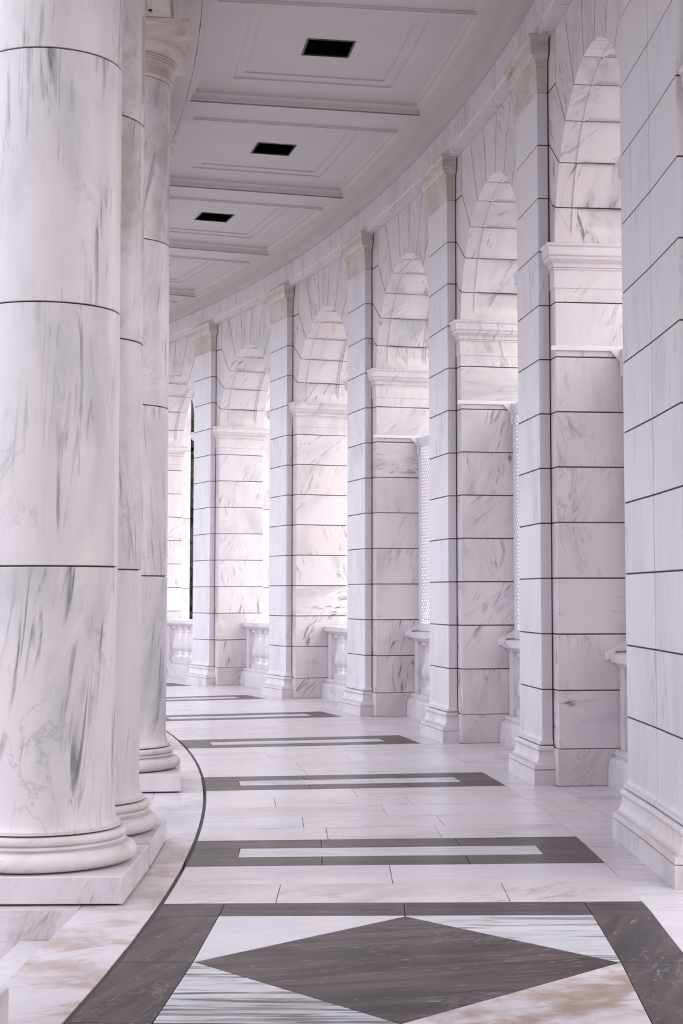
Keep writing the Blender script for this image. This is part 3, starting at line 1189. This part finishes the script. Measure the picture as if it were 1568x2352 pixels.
def build_tree():
    bx, by = -13.3, 43.5
    t = thing('evergreen_tree', 'dark evergreen tree showing as a thin black strip through the farthest arch', 'tree', (bx, by, -.63))
    m = MB()
    m.lathe(bx, by, [(.32, -.63), (.24, .6), (.18, 5), (.05, 10)], PLAIN, 0, 12)
    m.build('trunk', M_BARK, t, smooth=True)
    m = MB()
    r = random.Random(3)
    for _ in range(5200):
        z = .2 + 12.2 * r.random()
        w = 2.3 * (1 - (z / 13) ** 1.8) * (.75 + .25 * math.sin(z * 3.1))
        a = r.uniform(0, 2 * math.pi)
        q = w * (.45 + .55 * r.random() ** .5)
        cx, cy = bx + q * math.cos(a), by + q * math.sin(a)
        n = Vector((math.cos(a) + r.uniform(-.5, .5), math.sin(a) + r.uniform(-.5, .5), r.uniform(-.2, .8))).normalized()
        s1 = n.cross(Vector((r.uniform(-1, 1), r.uniform(-1, 1), .3))).normalized()
        s2 = n.cross(s1)
        L, B = r.uniform(.16, .34), r.uniform(.06, .12)
        pts = [Vector((cx, cy, z)) + s1 * L * x + s2 * B * y for x, y in ((-1, 0), (0, -1), (1, 0), (0, 1))]
        m.face([m.wv(*p) for p in pts])
    m.build('foliage', M_LEAF, t)


build_tree()

# ------------------------------------------------------------------ light
w = bpy.data.worlds.new('overcast_sky')
bpy.context.scene.world = w
w.use_nodes = True
nt = w.node_tree
nt.nodes.clear()
out = nt.nodes.new('ShaderNodeOutputWorld')
bg = nt.nodes.new('ShaderNodeBackground')
tc = nt.nodes.new('ShaderNodeTexCoord')
dt = nt.nodes.new('ShaderNodeVectorMath')
dt.operation = 'DOT_PRODUCT'
nt.links.new(tc.outputs['Generated'], dt.inputs[0])
dt.inputs[1].default_value = Vector((.80, -.30, .52)).normalized()
mr = nt.nodes.new('ShaderNodeMapRange')
nt.links.new(dt.outputs['Value'], mr.inputs[0])
mr.inputs[1].default_value, mr.inputs[2].default_value = -.5, 1.0
mr.inputs[3].default_value, mr.inputs[4].default_value = 1.82, 3.5
mc = nt.nodes.new('ShaderNodeMix')
mc.data_type = 'RGBA'
nt.links.new(dt.outputs['Value'], mc.inputs[0])
mc.inputs[6].default_value = (.89, .90, 1.0, 1)
mc.inputs[7].default_value = (1.0, .98, .99, 1)
nt.links.new(mc.outputs[2], bg.inputs[0])
nt.links.new(mr.outputs[0], bg.inputs[1])
nt.links.new(bg.outputs[0], out.inputs[0])

# ------------------------------------------------------------------ camera
F, PX, SY = 3684.5276, 912.8115, -92.2361
from mathutils import Matrix
yaw, pit, rol = 0.170533, 0.075821, -0.001538
fwd = Vector((-math.sin(yaw) * math.cos(pit), math.cos(yaw) * math.cos(pit), math.sin(pit)))
right = Vector((math.cos(yaw), math.sin(yaw), 0))
up = right.cross(fwd)
r2 = right * math.cos(rol) + up * math.sin(rol)
u2 = -right * math.sin(rol) + up * math.cos(rol)
cam = bpy.data.cameras.new('camera')
co = bpy.data.objects.new('camera', cam)
C.objects.link(co)
M = Matrix.Identity(4)
for i in range(3):
    M[i][0], M[i][1], M[i][2] = r2[i], u2[i], -fwd[i]
M[0][3], M[1][3], M[2][3] = 0, 0, 1.6
co.matrix_world = M
cam.sensor_fit = 'VERTICAL'
cam.sensor_height = 36
cam.sensor_width = 24
cam.lens = F * 36 / 2352
cam.shift_x = (784 - PX) / 2352
cam.shift_y = (SY) / 2352
cam.clip_start, cam.clip_end = .05, 500
sc = bpy.context.scene
sc.camera = co
sc.view_settings.view_transform = 'Standard'
sc.view_settings.look = 'None'
sc.view_settings.gamma = 1
sc.view_settings.use_curve_mapping = False
sc.view_settings.exposure = 0.12
sc.cycles.max_bounces = 10
sc.cycles.diffuse_bounces = 6
sc.cycles.use_denoising = True
for o in bpy.data.objects:
    if '_o' in o:
        del o['_o']
